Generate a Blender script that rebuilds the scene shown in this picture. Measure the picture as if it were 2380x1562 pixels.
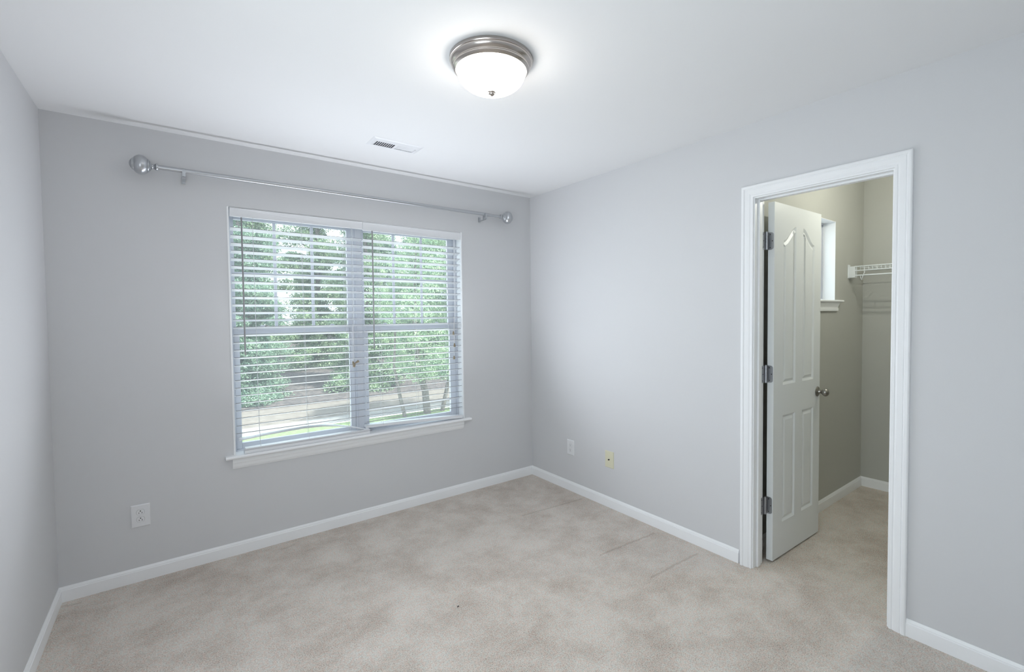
import bpy, math, random
import numpy as np
from mathutils import Vector, Matrix
from mathutils.geometry import tessellate_polygon

random.seed(7)
rng = np.random.default_rng(7)
for o in list(bpy.data.objects):
    bpy.data.objects.remove(o)
S = bpy.context.scene
COL = S.collection

# ------------------------------------------------------------------ camera
FPX, CX, CY = 1084.5, 40.74, -15.10
cam_d = bpy.data.cameras.new('camera')
cam = bpy.data.objects.new('camera', cam_d)
COL.objects.link(cam)
R_ = Vector((0.79356688, -0.60840119, -0.0099797))
U_ = Vector((0.02742175, 0.01937361, 0.9994362))
F_ = Vector((0.60786483, 0.79339313, -0.03205768))
M = Matrix((R_, U_, -F_)).transposed().to_4x4()
M.translation = Vector((-2.51735861, -3.26262634, 1.41959207))
cam.matrix_world = M
cam_d.sensor_fit = 'HORIZONTAL'
cam_d.sensor_width = 36.0
cam_d.lens = FPX * 36.0 / 2380.0
cam_d.shift_x = -CX / 2380.0
cam_d.shift_y = CY / 2380.0
cam_d.clip_start = 0.05
cam_d.clip_end = 300
S.camera = cam

# ------------------------------------------------------------------ world, sun, exposure
SKY_STRENGTH = 4.0
SUN_STRENGTH = 11.0
LAMP_STRENGTH = 16.0
CLOSET_WATTS = 16.6
FILL_LEVEL_WATTS = 1.0
FILL_UP_WATTS = 18.6
REAR_FILL_WATTS = 16.5
EXPOSURE = 0.05
w = bpy.data.worlds.new('sky')
S.world = w
w.use_nodes = True
bg = w.node_tree.nodes['Background']
bg.inputs['Color'].default_value = (0.80, 0.90, 1.0, 1)
bg.inputs['Strength'].default_value = SKY_STRENGTH
sun_d = bpy.data.lights.new('sun', 'SUN')
sun_d.energy = SUN_STRENGTH
sun_d.angle = math.radians(0.6)
sun_d.color = (1.0, 0.96, 0.88)
sun = bpy.data.objects.new('sun', sun_d)
COL.objects.link(sun)
sun.rotation_euler = Vector((-0.35, 0.35, -0.85)).to_track_quat('-Z', 'Y').to_euler()
# unseen strip lamps added before the blinds, in place of window daylight
for zc_, tilt_, pw_ in ([(z, 0.05, FILL_LEVEL_WATTS / 4) for z in (0.74, 1.02, 1.30, 1.58)]
                        + [(z, 0.70, FILL_UP_WATTS / 4) for z in (0.74, 0.90, 1.06, 1.22)]):
    ad = bpy.data.lights.new('window_fill', 'AREA')
    ad.shape = 'RECTANGLE'; ad.size = 1.50; ad.size_y = 0.24
    ad.energy = pw_; ad.color = (0.88, 0.918, 1.0)
    ao = bpy.data.objects.new('window_fill', ad); COL.objects.link(ao)
    ao.location = (-1.465, -0.12, zc_)
    ao.rotation_euler = Vector((0, -1, tilt_)).to_track_quat('-Z', 'Y').to_euler()
# unseen fill lamp, set in the window opening added behind the viewer
ad = bpy.data.lights.new('rear_fill', 'AREA')
ad.shape = 'RECTANGLE'; ad.size = 1.10; ad.size_y = 1.40
ad.energy = REAR_FILL_WATTS; ad.color = (0.92, 0.96, 1.0)
ao = bpy.data.objects.new('rear_fill', ad); COL.objects.link(ao)
ao.location = (-3.03, -2.75, 1.34)
ao.rotation_euler = Vector((1, 0.9, 0.0)).to_track_quat('-Z', 'Y').to_euler()
S.view_settings.view_transform = 'Standard'
S.view_settings.look = 'None'
S.view_settings.gamma = 1.0
S.view_settings.exposure = EXPOSURE
S.view_settings.use_curve_mapping = False
S.cycles.use_adaptive_sampling = True
S.cycles.adaptive_threshold = 0.035
S.cycles.max_bounces = 10
S.cycles.diffuse_bounces = 8
S.cycles.transparent_max_bounces = 16
S.cycles.use_denoising = True
S.cycles.sample_clamp_indirect = 8.0
S.cycles.caustics_reflective = False
S.cycles.caustics_refractive = False

# ------------------------------------------------------------------ room measures
XL = -3.004          # left wall
H = 2.44             # ceiling
HC = 2.585           # closet ceiling
YR = -3.80           # rear wall behind the camera
WT = 0.14            # outside wall thickness
PT = 0.103           # right wall thickness
WX0, WX1, WZ0, WZ1 = -2.246, -0.683, 0.58, 2.074      # window opening in the back wall
DY0, DY1, DZ = -1.991, -2.600, 2.035                  # clear door opening in the right wall
CLX, CLY, CLN = 1.915, -1.905, -3.30                  # closet: far end, left side, near side
CWX0, CWX1, CWZ0, CWZ1 = 0.86, 1.345, 1.490, 2.075    # closet window

# ------------------------------------------------------------------ helpers
class MB:
    def __init__(s):
        s.v, s.f = [], []
    def add(s, vs, fs):
        n = len(s.v)
        s.v += [tuple(p) for p in vs]
        s.f += [tuple(i + n for i in f) for f in fs]
        return s
    def box(s, x0, x1, y0, y1, z0, z1):
        x0, x1 = sorted((x0, x1)); y0, y1 = sorted((y0, y1)); z0, z1 = sorted((z0, z1))
        return s.add([(x, y, z) for z in (z0, z1) for y in (y0, y1) for x in (x0, x1)],
                     [(0, 2, 3, 1), (4, 5, 7, 6), (0, 1, 5, 4), (2, 6, 7, 3), (0, 4, 6, 2), (1, 3, 7, 5)])
    def loft(s, rings, closed=True, cap=True):
        n = len(rings[0]); base = len(s.v)
        for r in rings:
            s.v += [tuple(p) for p in r]
        for i in range(len(rings) - 1):
            for j in range(n if closed else n - 1):
                k = (j + 1) % n
                s.f.append((base + i * n + j, base + i * n + k, base + (i + 1) * n + k, base + (i + 1) * n + j))
        if cap and closed:
            s.f.append(tuple(base + j for j in range(n))[::-1])
            s.f.append(tuple(base + (len(rings) - 1) * n + j for j in range(n)))
        return s
    def lathe(s, prof, origin, axis, seg=32, cap=True):
        a = Vector(axis).normalized()
        t = a.orthogonal().normalized(); b = a.cross(t)
        o = Vector(origin)
        rings = []
        for h, r in prof:
            rings.append([o + a * h + (t * math.cos(2 * math.pi * k / seg) + b * math.sin(2 * math.pi * k / seg)) * max(r, 1e-5)
                          for k in range(seg)])
        return s.loft(rings, True, cap)
    def tube(s, pts, r, seg=8):
        pts = [Vector(p) for p in pts]
        rs = r if isinstance(r, (list, tuple)) else [r] * len(pts)
        rings = []
        d0 = (pts[1] - pts[0]).normalized()
        t = d0.orthogonal().normalized()
        for i, p in enumerate(pts):
            d = (pts[min(i + 1, len(pts) - 1)] - pts[max(i - 1, 0)]).normalized()
            t = (t - d * t.dot(d)).normalized(); b = d.cross(t)
            rings.append([p + (t * math.cos(2 * math.pi * k / seg) + b * math.sin(2 * math.pi * k / seg)) * rs[i] for k in range(seg)])
        return s.loft(rings)
    def build(s, name, mat, parent=None, smooth=None, bevel=None, bseg=2):
        rl = Vector((0, 0, 0))
        q = parent
        while q is not None:
            rl = rl + q.location; q = q.parent
        me = bpy.data.meshes.new(name)
        me.from_pydata([tuple(Vector(p) - rl) for p in s.v], [], s.f)
        import bmesh
        bm = bmesh.new(); bm.from_mesh(me)
        bmesh.ops.remove_doubles(bm, verts=bm.verts, dist=1e-6)
        bmesh.ops.recalc_face_normals(bm, faces=bm.faces)
        bm.to_mesh(me); bm.free()
        me.materials.append(mat)
        if smooth is not None:
            me.shade_smooth()
            me.set_sharp_from_angle(angle=math.radians(smooth))
        o = bpy.data.objects.new(name, me)
        COL.objects.link(o)
        if parent: o.parent = parent
        if bevel:
            m = o.modifiers.new('edge', 'BEVEL'); m.width = bevel; m.segments = bseg
            m.limit_method = 'ANGLE'; m.angle_limit = math.radians(40)
        return o

def empty(name, loc):
    o = bpy.data.objects.new(name, None)
    o.empty_display_size = 0.1
    o.location = loc
    COL.objects.link(o)
    return o

def tag(o, label=None, cat=None, group=None, kind=None):
    if label: o['label'] = label
    if cat: o['category'] = cat
    if group: o['group'] = group
    if kind: o['kind'] = kind
    return o

def struct(o, label, cat):
    return tag(o, label, cat, kind='structure')

def copy_tree(o, parent=None):
    c = o.copy(); COL.objects.link(c); c.parent = parent
    for ch in list(o.children):
        copy_tree(ch, c)
    return c

# ------------------------------------------------------------------ materials
def mat(name, col, rough=0.6, metal=0.0, spec=0.5):
    m = bpy.data.materials.new(name); m.use_nodes = True
    b = m.node_tree.nodes['Principled BSDF']
    b.inputs['Base Color'].default_value = (*col, 1)
    b.inputs['Roughness'].default_value = rough
    b.inputs['Metallic'].default_value = metal
    b.inputs['Specular IOR Level'].default_value = spec
    return m

def noise_bump(m, scale, strength, dist=0.002, detail=2.0):
    nt = m.node_tree; b = nt.nodes['Principled BSDF']
    tc = nt.nodes.new('ShaderNodeTexCoord')
    n = nt.nodes.new('ShaderNodeTexNoise'); n.inputs['Scale'].default_value = scale; n.inputs['Detail'].default_value = detail
    bp = nt.nodes.new('ShaderNodeBump'); bp.inputs['Strength'].default_value = strength; bp.inputs['Distance'].default_value = dist
    nt.links.new(tc.outputs['Object'], n.inputs['Vector'])
    nt.links.new(n.outputs['Fac'], bp.inputs['Height'])
    nt.links.new(bp.outputs['Normal'], b.inputs['Normal'])
    return m

WALL = noise_bump(mat('grey_wall_paint', (0.62, 0.624, 0.635), 0.62, 0, 0.35), 140, 0.10, 0.001)
CEIL = noise_bump(mat('white_ceiling_paint', (0.78, 0.785, 0.79), 0.8, 0, 0.2), 120, 0.08, 0.001)
CLOSET = noise_bump(mat('beige_closet_paint', (0.465, 0.466, 0.432), 0.65, 0, 0.3), 140, 0.10, 0.001)
TRIM = mat('white_trim_paint', (0.84, 0.85, 0.86), 0.35, 0, 0.45)
DOORM = noise_bump(mat('white_door_paint', (0.735, 0.755, 0.755), 0.42, 0, 0.4), 260, 0.05, 0.0006)
VINYL = mat('white_vinyl', (0.62, 0.64, 0.69), 0.4)
BLIND = mat('white_faux_wood', (0.76, 0.77, 0.79), 0.38)
EDGE = mat('slat_edge_shade', (0.20, 0.205, 0.22), 0.5)  # grey puts the shade line along each slat's room-side edge into the colour
CORD = mat('white_cord', (0.62, 0.63, 0.64), 0.8)
WAND = mat('grey_wand', (0.24, 0.24, 0.245), 0.35)
TASSEL = mat('tan_tassel', (0.24, 0.20, 0.14), 0.5)
SILVER = mat('silver_painted_metal', (0.50, 0.515, 0.535), 0.33, 0.9)
NICKEL = mat('brushed_nickel', (0.52, 0.48, 0.45), 0.24, 1.0)
HINGE = mat('satin_hinge_metal', (0.44, 0.45, 0.475), 0.40, 0.9)
KNOB = mat('satin_knob_metal', (0.34, 0.325, 0.30), 0.30, 1.0)
DARK = mat('dark_void', (0.012, 0.012, 0.013), 0.8)
SCREW = mat('screw_metal', (0.07, 0.065, 0.06), 0.5, 0.6)
PLATE = mat('white_plastic', (0.74, 0.745, 0.76), 0.35)
ALMOND = mat('almond_plastic', (0.68, 0.66, 0.50), 0.38)
WIRE = mat('white_coated_wire', (0.70, 0.73, 0.74), 0.35)
VENTM = mat('white_register_enamel', (0.76, 0.77, 0.79), 0.35)
VENTD = mat('duct_interior', (0.045, 0.055, 0.065), 0.7)
EXTW = mat('outside_siding', (0.45, 0.44, 0.42), 0.8)

DENTS = [((-0.585, -0.640), (-0.063, -0.686), 0.011), ((-0.553, -1.361), (-0.087, -1.388), 0.011), ((-0.506, -1.697), (-0.097, -1.706), 0.011),
         ((-2.026, -0.102), (-1.952, -0.086), 0.016), ((-1.905, -0.218), (-1.877, -0.221), 0.016), ((-2.985, -0.057), (-2.922, -0.070), 0.014)]
def carpet_material():
    m = mat('beige_cut_pile_carpet', (0.4, 0.35, 0.3), 0.95, 0, 0.1)
    nt = m.node_tree; L = nt.links; b = nt.nodes['Principled BSDF']
    b.inputs['Sheen Weight'].default_value = 0.12
    tc = nt.nodes.new('ShaderNodeTexCoord')
    def N(scale, detail=2, rough=0.5):
        n = nt.nodes.new('ShaderNodeTexNoise')
        n.inputs['Scale'].default_value = scale; n.inputs['Detail'].default_value = detail
        n.inputs['Roughness'].default_value = rough
        L.new(tc.outputs['Object'], n.inputs['Vector']); return n
    def ramp(src, stops):
        r = nt.nodes.new('ShaderNodeValToRGB'); e = r.color_ramp.elements
        e[0].position, e[0].color = stops[0][0], (*stops[0][1], 1)
        e[1].position, e[1].color = stops[1][0], (*stops[1][1], 1)
        for p, c in stops[2:]:
            x = e.new(p); x.color = (*c, 1)
        L.new(src, r.inputs['Fac']); return r
    def mix(a, bb, fac, mode='MIX'):
        x = nt.nodes.new('ShaderNodeMix'); x.data_type = 'RGBA'; x.blend_type = mode
        if isinstance(fac, float): x.inputs['Factor'].default_value = fac
        else: L.new(fac, x.inputs['Factor'])
        L.new(a, x.inputs['A']); L.new(bb, x.inputs['B']); return x.outputs['Result']
    fine = N(210, 4, 0.7)
    wear = N(3.2, 9, 0.74); wear.inputs['Distortion'].default_value = 0.15
    dens = nt.nodes.new('ShaderNodeMath'); dens.operation = 'MULTIPLY_ADD'; dens.inputs[1].default_value = 0.34; dens.inputs[2].default_value = -0.172
    L.new(wear.outputs['Fac'], dens.inputs[0])
    fsum = nt.nodes.new('ShaderNodeMath'); fsum.operation = 'ADD'; L.new(fine.outputs['Fac'], fsum.inputs[0]); L.new(dens.outputs[0], fsum.inputs[1])
    yarn = ramp(fsum.outputs[0], [(0.29, (0.245, 0.20, 0.165)), (0.68, (0.79, 0.755, 0.71)), (0.46, (0.605, 0.56, 0.51))])
    hue = N(75, 2)
    tint = ramp(hue.outputs['Fac'], [(0.38, (1.02, 0.90, 0.85)), (0.62, (0.97, 1.02, 1.01))])
    c1 = mix(yarn.outputs['Color'], tint.outputs['Color'], 0.8, 'MULTIPLY')
    wt = ramp(wear.outputs['Fac'], [(0.36, (0.90, 0.865, 0.84)), (0.56, (1.03, 1.03, 1.03))])
    c2 = mix(c1, wt.outputs['Color'], 0.75, 'MULTIPLY')
    # furniture dents and creases pressed into the pile
    sep = nt.nodes.new('ShaderNodeSeparateXYZ'); L.new(tc.outputs['Object'], sep.inputs[0])
    flat = nt.nodes.new('ShaderNodeCombineXYZ'); L.new(sep.outputs[0], flat.inputs[0]); L.new(sep.outputs[1], flat.inputs[1])
    wob = nt.nodes.new('ShaderNodeVectorMath'); wob.operation = 'MULTIPLY_ADD'
    wn = N(26, 2); L.new(wn.outputs['Color'], wob.inputs[0]); wob.inputs[1].default_value = (0.02, 0.02, 0); L.new(flat.outputs[0], wob.inputs[2])
    dent = None
    for (ax, ay), (bx, by), wd in DENTS:
        ab = Vector((bx - ax, by - ay, 0)); 
        sub = nt.nodes.new('ShaderNodeVectorMath'); sub.operation = 'SUBTRACT'; L.new(wob.outputs[0], sub.inputs[0]); sub.inputs[1].default_value = (ax + .01, ay + .01, 0)
        dt = nt.nodes.new('ShaderNodeVectorMath'); dt.operation = 'DOT_PRODUCT'; L.new(sub.outputs[0], dt.inputs[0]); dt.inputs[1].default_value = ab / ab.length_squared
        cl2 = nt.nodes.new('ShaderNodeClamp'); L.new(dt.outputs['Value'], cl2.inputs[0])
        sc = nt.nodes.new('ShaderNodeVectorMath'); sc.operation = 'SCALE'; sc.inputs[0].default_value = ab; L.new(cl2.outputs[0], sc.inputs['Scale'])
        ds = nt.nodes.new('ShaderNodeVectorMath'); ds.operation = 'DISTANCE'; L.new(sub.outputs[0], ds.inputs[0]); L.new(sc.outputs[0], ds.inputs[1])
        mr = nt.nodes.new('ShaderNodeMapRange'); mr.interpolation_type = 'SMOOTHSTEP'
        mr.inputs['From Min'].default_value = 0.0; mr.inputs['From Max'].default_value = wd; mr.inputs['To Min'].default_value = 1.0; mr.inputs['To Max'].default_value = 0.0
        L.new(ds.outputs['Value'], mr.inputs['Value'])
        if dent is None: dent = mr.outputs[0]
        else:
            mxx = nt.nodes.new('ShaderNodeMath'); mxx.operation = 'MAXIMUM'; L.new(dent, mxx.inputs[0]); L.new(mr.outputs[0], mxx.inputs[1]); dent = mxx.outputs[0]
    dcol = nt.nodes.new('ShaderNodeMix'); dcol.data_type = 'RGBA'; dcol.blend_type = 'MULTIPLY'
    dfac = nt.nodes.new('ShaderNodeMath'); dfac.operation = 'MULTIPLY'; dfac.inputs[1].default_value = 0.34; L.new(dent, dfac.inputs[0])
    L.new(dfac.outputs[0], dcol.inputs['Factor']); L.new(c2, dcol.inputs['A']); dcol.inputs['B'].default_value = (0.55, 0.48, 0.42, 1)
    L.new(dcol.outputs['Result'], b.inputs['Base Color'])
    vor = nt.nodes.new('ShaderNodeTexVoronoi'); vor.inputs['Scale'].default_value = 170; vor.inputs['Randomness'].default_value = 1.0
    L.new(tc.outputs['Object'], vor.inputs['Vector'])
    add = nt.nodes.new('ShaderNodeMath'); add.operation = 'MULTIPLY_ADD'; add.inputs[1].default_value = -0.45
    L.new(vor.outputs['Distance'], add.inputs[0]); L.new(fine.outputs['Fac'], add.inputs[2])
    bp = nt.nodes.new('ShaderNodeBump'); bp.inputs['Strength'].default_value = 0.6; bp.inputs['Distance'].default_value = 0.006
    dd = nt.nodes.new('ShaderNodeMath'); dd.operation = 'MULTIPLY_ADD'; dd.inputs[1].default_value = -1.6
    L.new(dent, dd.inputs[0]); L.new(add.outputs[0], dd.inputs[2])
    L.new(dd.outputs[0], bp.inputs['Height'])
    L.new(bp.outputs['Normal'], b.inputs['Normal'])
    return m
CARPET = carpet_material()

def glass_material():
    m = bpy.data.materials.new('window_glass'); m.use_nodes = True
    nt = m.node_tree; nt.nodes.clear()
    out = nt.nodes.new('ShaderNodeOutputMaterial')
    t = nt.nodes.new('ShaderNodeBsdfTransparent'); t.inputs['Color'].default_value = (0.94, 0.97, 0.96, 1)
    g = nt.nodes.new('ShaderNodeBsdfGlossy'); g.inputs['Roughness'].default_value = 0.02
    lw = nt.nodes.new('ShaderNodeLayerWeight'); lw.inputs['Blend'].default_value = 0.5
    pw = nt.nodes.new('ShaderNodeMath'); pw.operation = 'POWER'; pw.inputs[1].default_value = 4.0
    fr = nt.nodes.new('ShaderNodeMath'); fr.operation = 'MULTIPLY_ADD'; fr.inputs[1].default_value = 0.6; fr.inputs[2].default_value = 0.03
    nt.links.new(lw.outputs['Facing'], pw.inputs[0]); nt.links.new(pw.outputs[0], fr.inputs[0])
    veil = nt.nodes.new('ShaderNodeBsdfTranslucent'); veil.inputs['Color'].default_value = (0.9, 0.92, 0.95, 1)  # milky layer mixed in for the pale glare veil over the view
    md = nt.nodes.new('ShaderNodeMixShader'); md.inputs[0].default_value = 0.038
    nt.links.new(t.outputs[0], md.inputs[1]); nt.links.new(veil.outputs[0], md.inputs[2])
    mx = nt.nodes.new('ShaderNodeMixShader')
    nt.links.new(fr.outputs[0], mx.inputs[0]); nt.links.new(md.outputs[0], mx.inputs[1]); nt.links.new(g.outputs[0], mx.inputs[2])
    nt.links.new(mx.outputs[0], out.inputs[0])
    return m
GLASS = glass_material()

def lamp_glass():
    m = mat('lit_frosted_glass', (0.9, 0.88, 0.85), 0.4)
    b = m.node_tree.nodes['Principled BSDF']
    b.inputs['Emission Color'].default_value = (1.0, 0.925, 0.835, 1)
    b.inputs['Emission Strength'].default_value = LAMP_STRENGTH
    return m
LAMPG = lamp_glass()

# ================================================================== STRUCTURE
def wall_with_hole(name, m, axis, a0, a1, t0, t1, hole=None, z0=0.0, z1=H):
    """axis 'x': wall runs along x and is t0..t1 thick in y; axis 'y': runs along y."""
    mb = MB()
    def bx(a, b, c, d):
        if b - a < 1e-6 or d - c < 1e-6: return
        if axis == 'x': mb.box(a, b, t0, t1, c, d)
        else: mb.box(t0, t1, a, b, c, d)
    if hole is None:
        bx(a0, a1, z0, z1)
    else:
        h0, h1, hz0, hz1 = hole
        bx(a0, h0, z0, z1); bx(h1, a1, z0, z1); bx(h0, h1, z0, hz0); bx(h0, h1, hz1, z1)
    return mb.build(name, m)

struct(wall_with_hole('wall_back', WALL, 'x', XL - 0.12, PT, 0.0, WT, (WX0, WX1, WZ0, WZ1)),
       'grey painted back wall around the double window', 'wall')
struct(wall_with_hole('wall_left', WALL, 'y', YR, 0.0, XL - 0.12, XL, (-3.32, -2.18, 0.62, 2.06)), 'grey painted wall along the left edge of the photo', 'wall')  # opening added behind the viewer for the fill lamp
struct(wall_with_hole('wall_right', WALL, 'y', YR, 0.0, 0.0, PT, (DY1 - 0.02, DY0 + 0.02, -0.05, DZ + 0.02)),
       'grey painted right wall with the closet doorway', 'wall')
struct(wall_with_hole('wall_rear', WALL, 'x', XL - 0.12, PT, YR - 0.12, YR), 'grey painted wall behind the viewer', 'wall')
struct(wall_with_hole('wall_closet_side', CLOSET, 'x', PT, CLX + 0.12, CLY, CLY + WT, (CWX0, CWX1, CWZ0, CWZ1), z1=HC),
       'beige closet wall with the small window', 'wall')
struct(wall_with_hole('wall_closet_end', CLOSET, 'y', CLN, CLY, CLX, CLX + 0.12, z1=HC), 'beige closet end wall behind the wire shelf', 'wall')
struct(wall_with_hole('wall_closet_near', CLOSET, 'x', PT, CLX + 0.12, CLN - 0.12, CLN, z1=HC), 'beige closet wall hidden right of the doorway', 'wall')

mb = MB()
mb.box(XL - 0.12, PT, YR - 0.12, WT, H, H + 0.15)
mb.box(PT, CLX + 0.12, CLN - 0.12, CLY + WT, HC - 0.001, HC + 0.10)
struct(mb.build('ceiling', CEIL), 'smooth white ceiling', 'ceiling')

mb = MB()
mb.box(XL - 0.12, PT, YR - 0.12, WT, -0.12, 0.0)
mb.box(PT, CLX + 0.12, CLN - 0.12, CLY + WT, -0.12, 0.0)
struct(mb.build('floor', CARPET), 'worn beige cut pile carpet covering room and closet', 'floor')

# baseboards: profile (thickness, height)
BB = [(0, 0), (0.012, 0), (0.012, 0.054), (0.0115, 0.058), (0.0085, 0.0605), (0.0085, 0.064), (0.0065, 0.068), (0.004, 0.0725), (0.0025, 0.075), (0, 0.075)]
def baseboard(name, p0, p1, nrm, m0, m1, label, mat_=None):
    """p0->p1 along the wall; nrm points into the room; m0/m1: mitre of each end (1 inside corner, 0 square)."""
    p0, p1, n = Vector(p0), Vector(p1), Vector(nrm)
    d = (p1 - p0).normalized()
    r0 = [p0 + n * t + Vector((0, 0, z)) + d * t * m0 for t, z in BB]
    r1 = [p1 + n * t + Vector((0, 0, z)) - d * t * m1 for t, z in BB]
    o = MB().loft([r0, r1]).build(name, mat_ or TRIM, smooth=25)
    return struct(o, label, 'baseboard')
baseboard('baseboard_back', (XL, 0, 0), (0, 0, 0), (0, -1, 0), 1, 1, 'white baseboard under the window wall')
baseboard('baseboard_left', (XL, YR, 0), (XL, 0, 0), (1, 0, 0), 0, 1, 'white baseboard on the left wall at the photo corner')
baseboard('baseboard_right', (0, 0, 0), (0, -1.912, 0), (-1, 0, 0), 1, 0, 'white baseboard between room corner and closet doorway')
baseboard('baseboard_front', (0, -2.670, 0), (0, YR, 0), (-1, 0, 0), 0, 0, 'white baseboard right of the closet doorway')
baseboard('baseboard_closet', (PT, CLY, 0), (CLX, CLY, 0), (0, -1, 0), 0, 1, 'white baseboard under the closet window wall')
baseboard('baseboard_closet_end', (CLX, CLY, 0), (CLX, CLN, 0), (-1, 0, 0), 1, 0, 'white baseboard on the closet end wall below the wire shelf')

# door casing and jamb
def casing_profile_sweep(mb, prof, stations):
    mb.loft([[st(wd, t) for wd, t in prof] for st in stations])
CP = [(0, 0), (0, 0.006), (0.0015, 0.0085), (0.006, 0.0095), (0.0105, 0.0095), (0.0125, 0.0078), (0.0155, 0.0082), (0.0200, 0.0108), (0.036, 0.0135),
      (0.0415, 0.0135), (0.0435, 0.0115), (0.0455, 0.0125), (0.049, 0.0165), (0.053, 0.0172), (0.0585, 0.0165), (0.0625, 0.0145), (0.0645, 0.011), (0.0645, 0)]
tr = empty('trim_1', (0, (DY0 + DY1) / 2, 0))
struct(tr, 'white moulded casing and jamb framing the closet doorway', 'door frame')
cy0, cy1, cz = DY0 + 0.006, DY1 - 0.006, DZ + 0.006
for nm, sx, x0 in (('casing', -1, 0.0), ('closet_casing', 1, PT)):
    mb = MB()
    casing_profile_sweep(mb, CP, [
        lambda wd, t: (x0 + sx * t, cy0 + wd, 0), lambda wd, t: (x0 + sx * t, cy0 + wd, cz + wd),
        lambda wd, t: (x0 + sx * t, cy1 - wd, cz + wd), lambda wd, t: (x0 + sx * t, cy1 - wd, 0)])
    mb.build(nm, TRIM, tr, smooth=18)
mb = MB()
mb.box(0, PT, DY0, DY0 + 0.02, 0, DZ); mb.box(0, PT, DY1 - 0.02, DY1, 0, DZ); mb.box(0, PT, DY1 - 0.02, DY0 + 0.02, DZ, DZ + 0.02)
mb.build('jamb', TRIM, tr, bevel=0.001)
mb = MB()
st_ = 0.010
mb.box(0.034, 0.066, DY0 - st_, DY0, 0, DZ); mb.box(0.034, 0.066, DY1, DY1 + st_, 0, DZ); mb.box(0.034, 0.066, DY1 + st_, DY0 - st_, DZ - st_, DZ)
mb.build('door_stop', TRIM, tr, bevel=0.002)

# ------------------------------------------------------------------ closet door (open)
LEAF_W, LEAF_T, LEAF_H = 0.596, 0.035, 2.018
HP = Vector((0.1405, -1.995, 0.012))
door = empty('door_1', HP)
tag(door, 'white four panel door standing open into the closet', 'door', kind='structure')
ANG = math.radians(-0.9)
ca, sa = math.cos(ANG), math.sin(ANG)
def leaf(s, d, z):   # s along the leaf, d out of the face towards the doorway (-y), z up
    return (HP.x + s * ca + d * sa, HP.y + s * sa - d * ca, HP.z + z)
def panel_outline(s0, s1, z0, z1, arch=None):
    pts = [(s0, z0), (s1, z0)]
    if arch is None:
        pts += [(s1, z1), (s0, z1)]
    else:
        zl, side = arch      # low height at the outer side; side -1: outer side is s0
        n = 14
        if side < 0:
            for k in range(n + 1):
                t = k / n; e = 0.5 - 0.5 * math.cos(math.pi * t)
                pts.append((s1 + (s0 - s1) * t, z1 + (zl - z1) * e))
        else:
            for k in range(n + 1):
                t = k / n; e = 0.5 - 0.5 * math.cos(math.pi * (1 - t))
                pts.append((s1 + (s0 - s1) * t, z1 + (zl - z1) * e))
    return pts
def inset(poly, dist):
    n = len(poly); out = []
    for i in range(n):
        a, b, c = Vector(poly[i - 1]), Vector(poly[i]), Vector(poly[(i + 1) % n])
        d1 = (b - a).normalized(); d2 = (c - b).normalized()
        n1 = Vector((-d1.y, d1.x)); n2 = Vector((-d2.y, d2.x))
        m = (n1 + n2)
        m = m / max(m.dot(n1), 0.3)
        out.append((b.x + m.x * dist, b.y + m.y * dist))
    return out
panels = [panel_outline(0.108, 0.262, 0.195, 0.815), panel_outline(0.352, 0.506, 0.195, 0.815),
          panel_outline(0.108, 0.262, 0.990, 1.905, (1.815, -1)), panel_outline(0.352, 0.506, 0.990, 1.905, (1.815, 1))]
mb = MB()
for face in (1, -1):
    dd = LEAF_T if face == 1 else 0.0
    outer = [(0, 0), (LEAF_W, 0), (LEAF_W, LEAF_H), (0, LEAF_H)]
    loops = [outer] + panels
    flat = [p for lp in loops for p in lp]
    tris = tessellate_polygon([[Vector((p[0], p[1], 0)) for p in lp] for lp in loops])
    mb.add([leaf(s, dd, z) for s, z in flat], [tuple(t) for t in tris])
    for pn in panels:
        r = [pn, inset(pn, 0.003), inset(pn, 0.011), inset(pn, 0.015), inset(pn, 0.018), inset(pn, 0.030), inset(pn, 0.0325)]
        dep = [0, 0.0015, 0.0075, 0.0085, 0.0075, 0.0025, 0.002]
        rings = [[leaf(s, dd - face * d, z) for s, z in q] for q, d in zip(r, dep)]
        mb.loft(rings, True, False)
        t2 = tessellate_polygon([[Vector((p[0], p[1], 0)) for p in r[-1]]])
        mb.add(rings[-1], [tuple(t) for t in t2])
o4 = [(0, 0), (LEAF_W, 0), (LEAF_W, LEAF_H), (0, LEAF_H)]
mb.add([leaf(s, 0, z) for s, z in o4] + [leaf(s, LEAF_T, z) for s, z in o4], [(0, 1, 5, 4), (1, 2, 6, 5), (2, 3, 7, 6), (3, 0, 4, 7)])
mb.build('leaf', DOORM, door, smooth=11)
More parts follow.
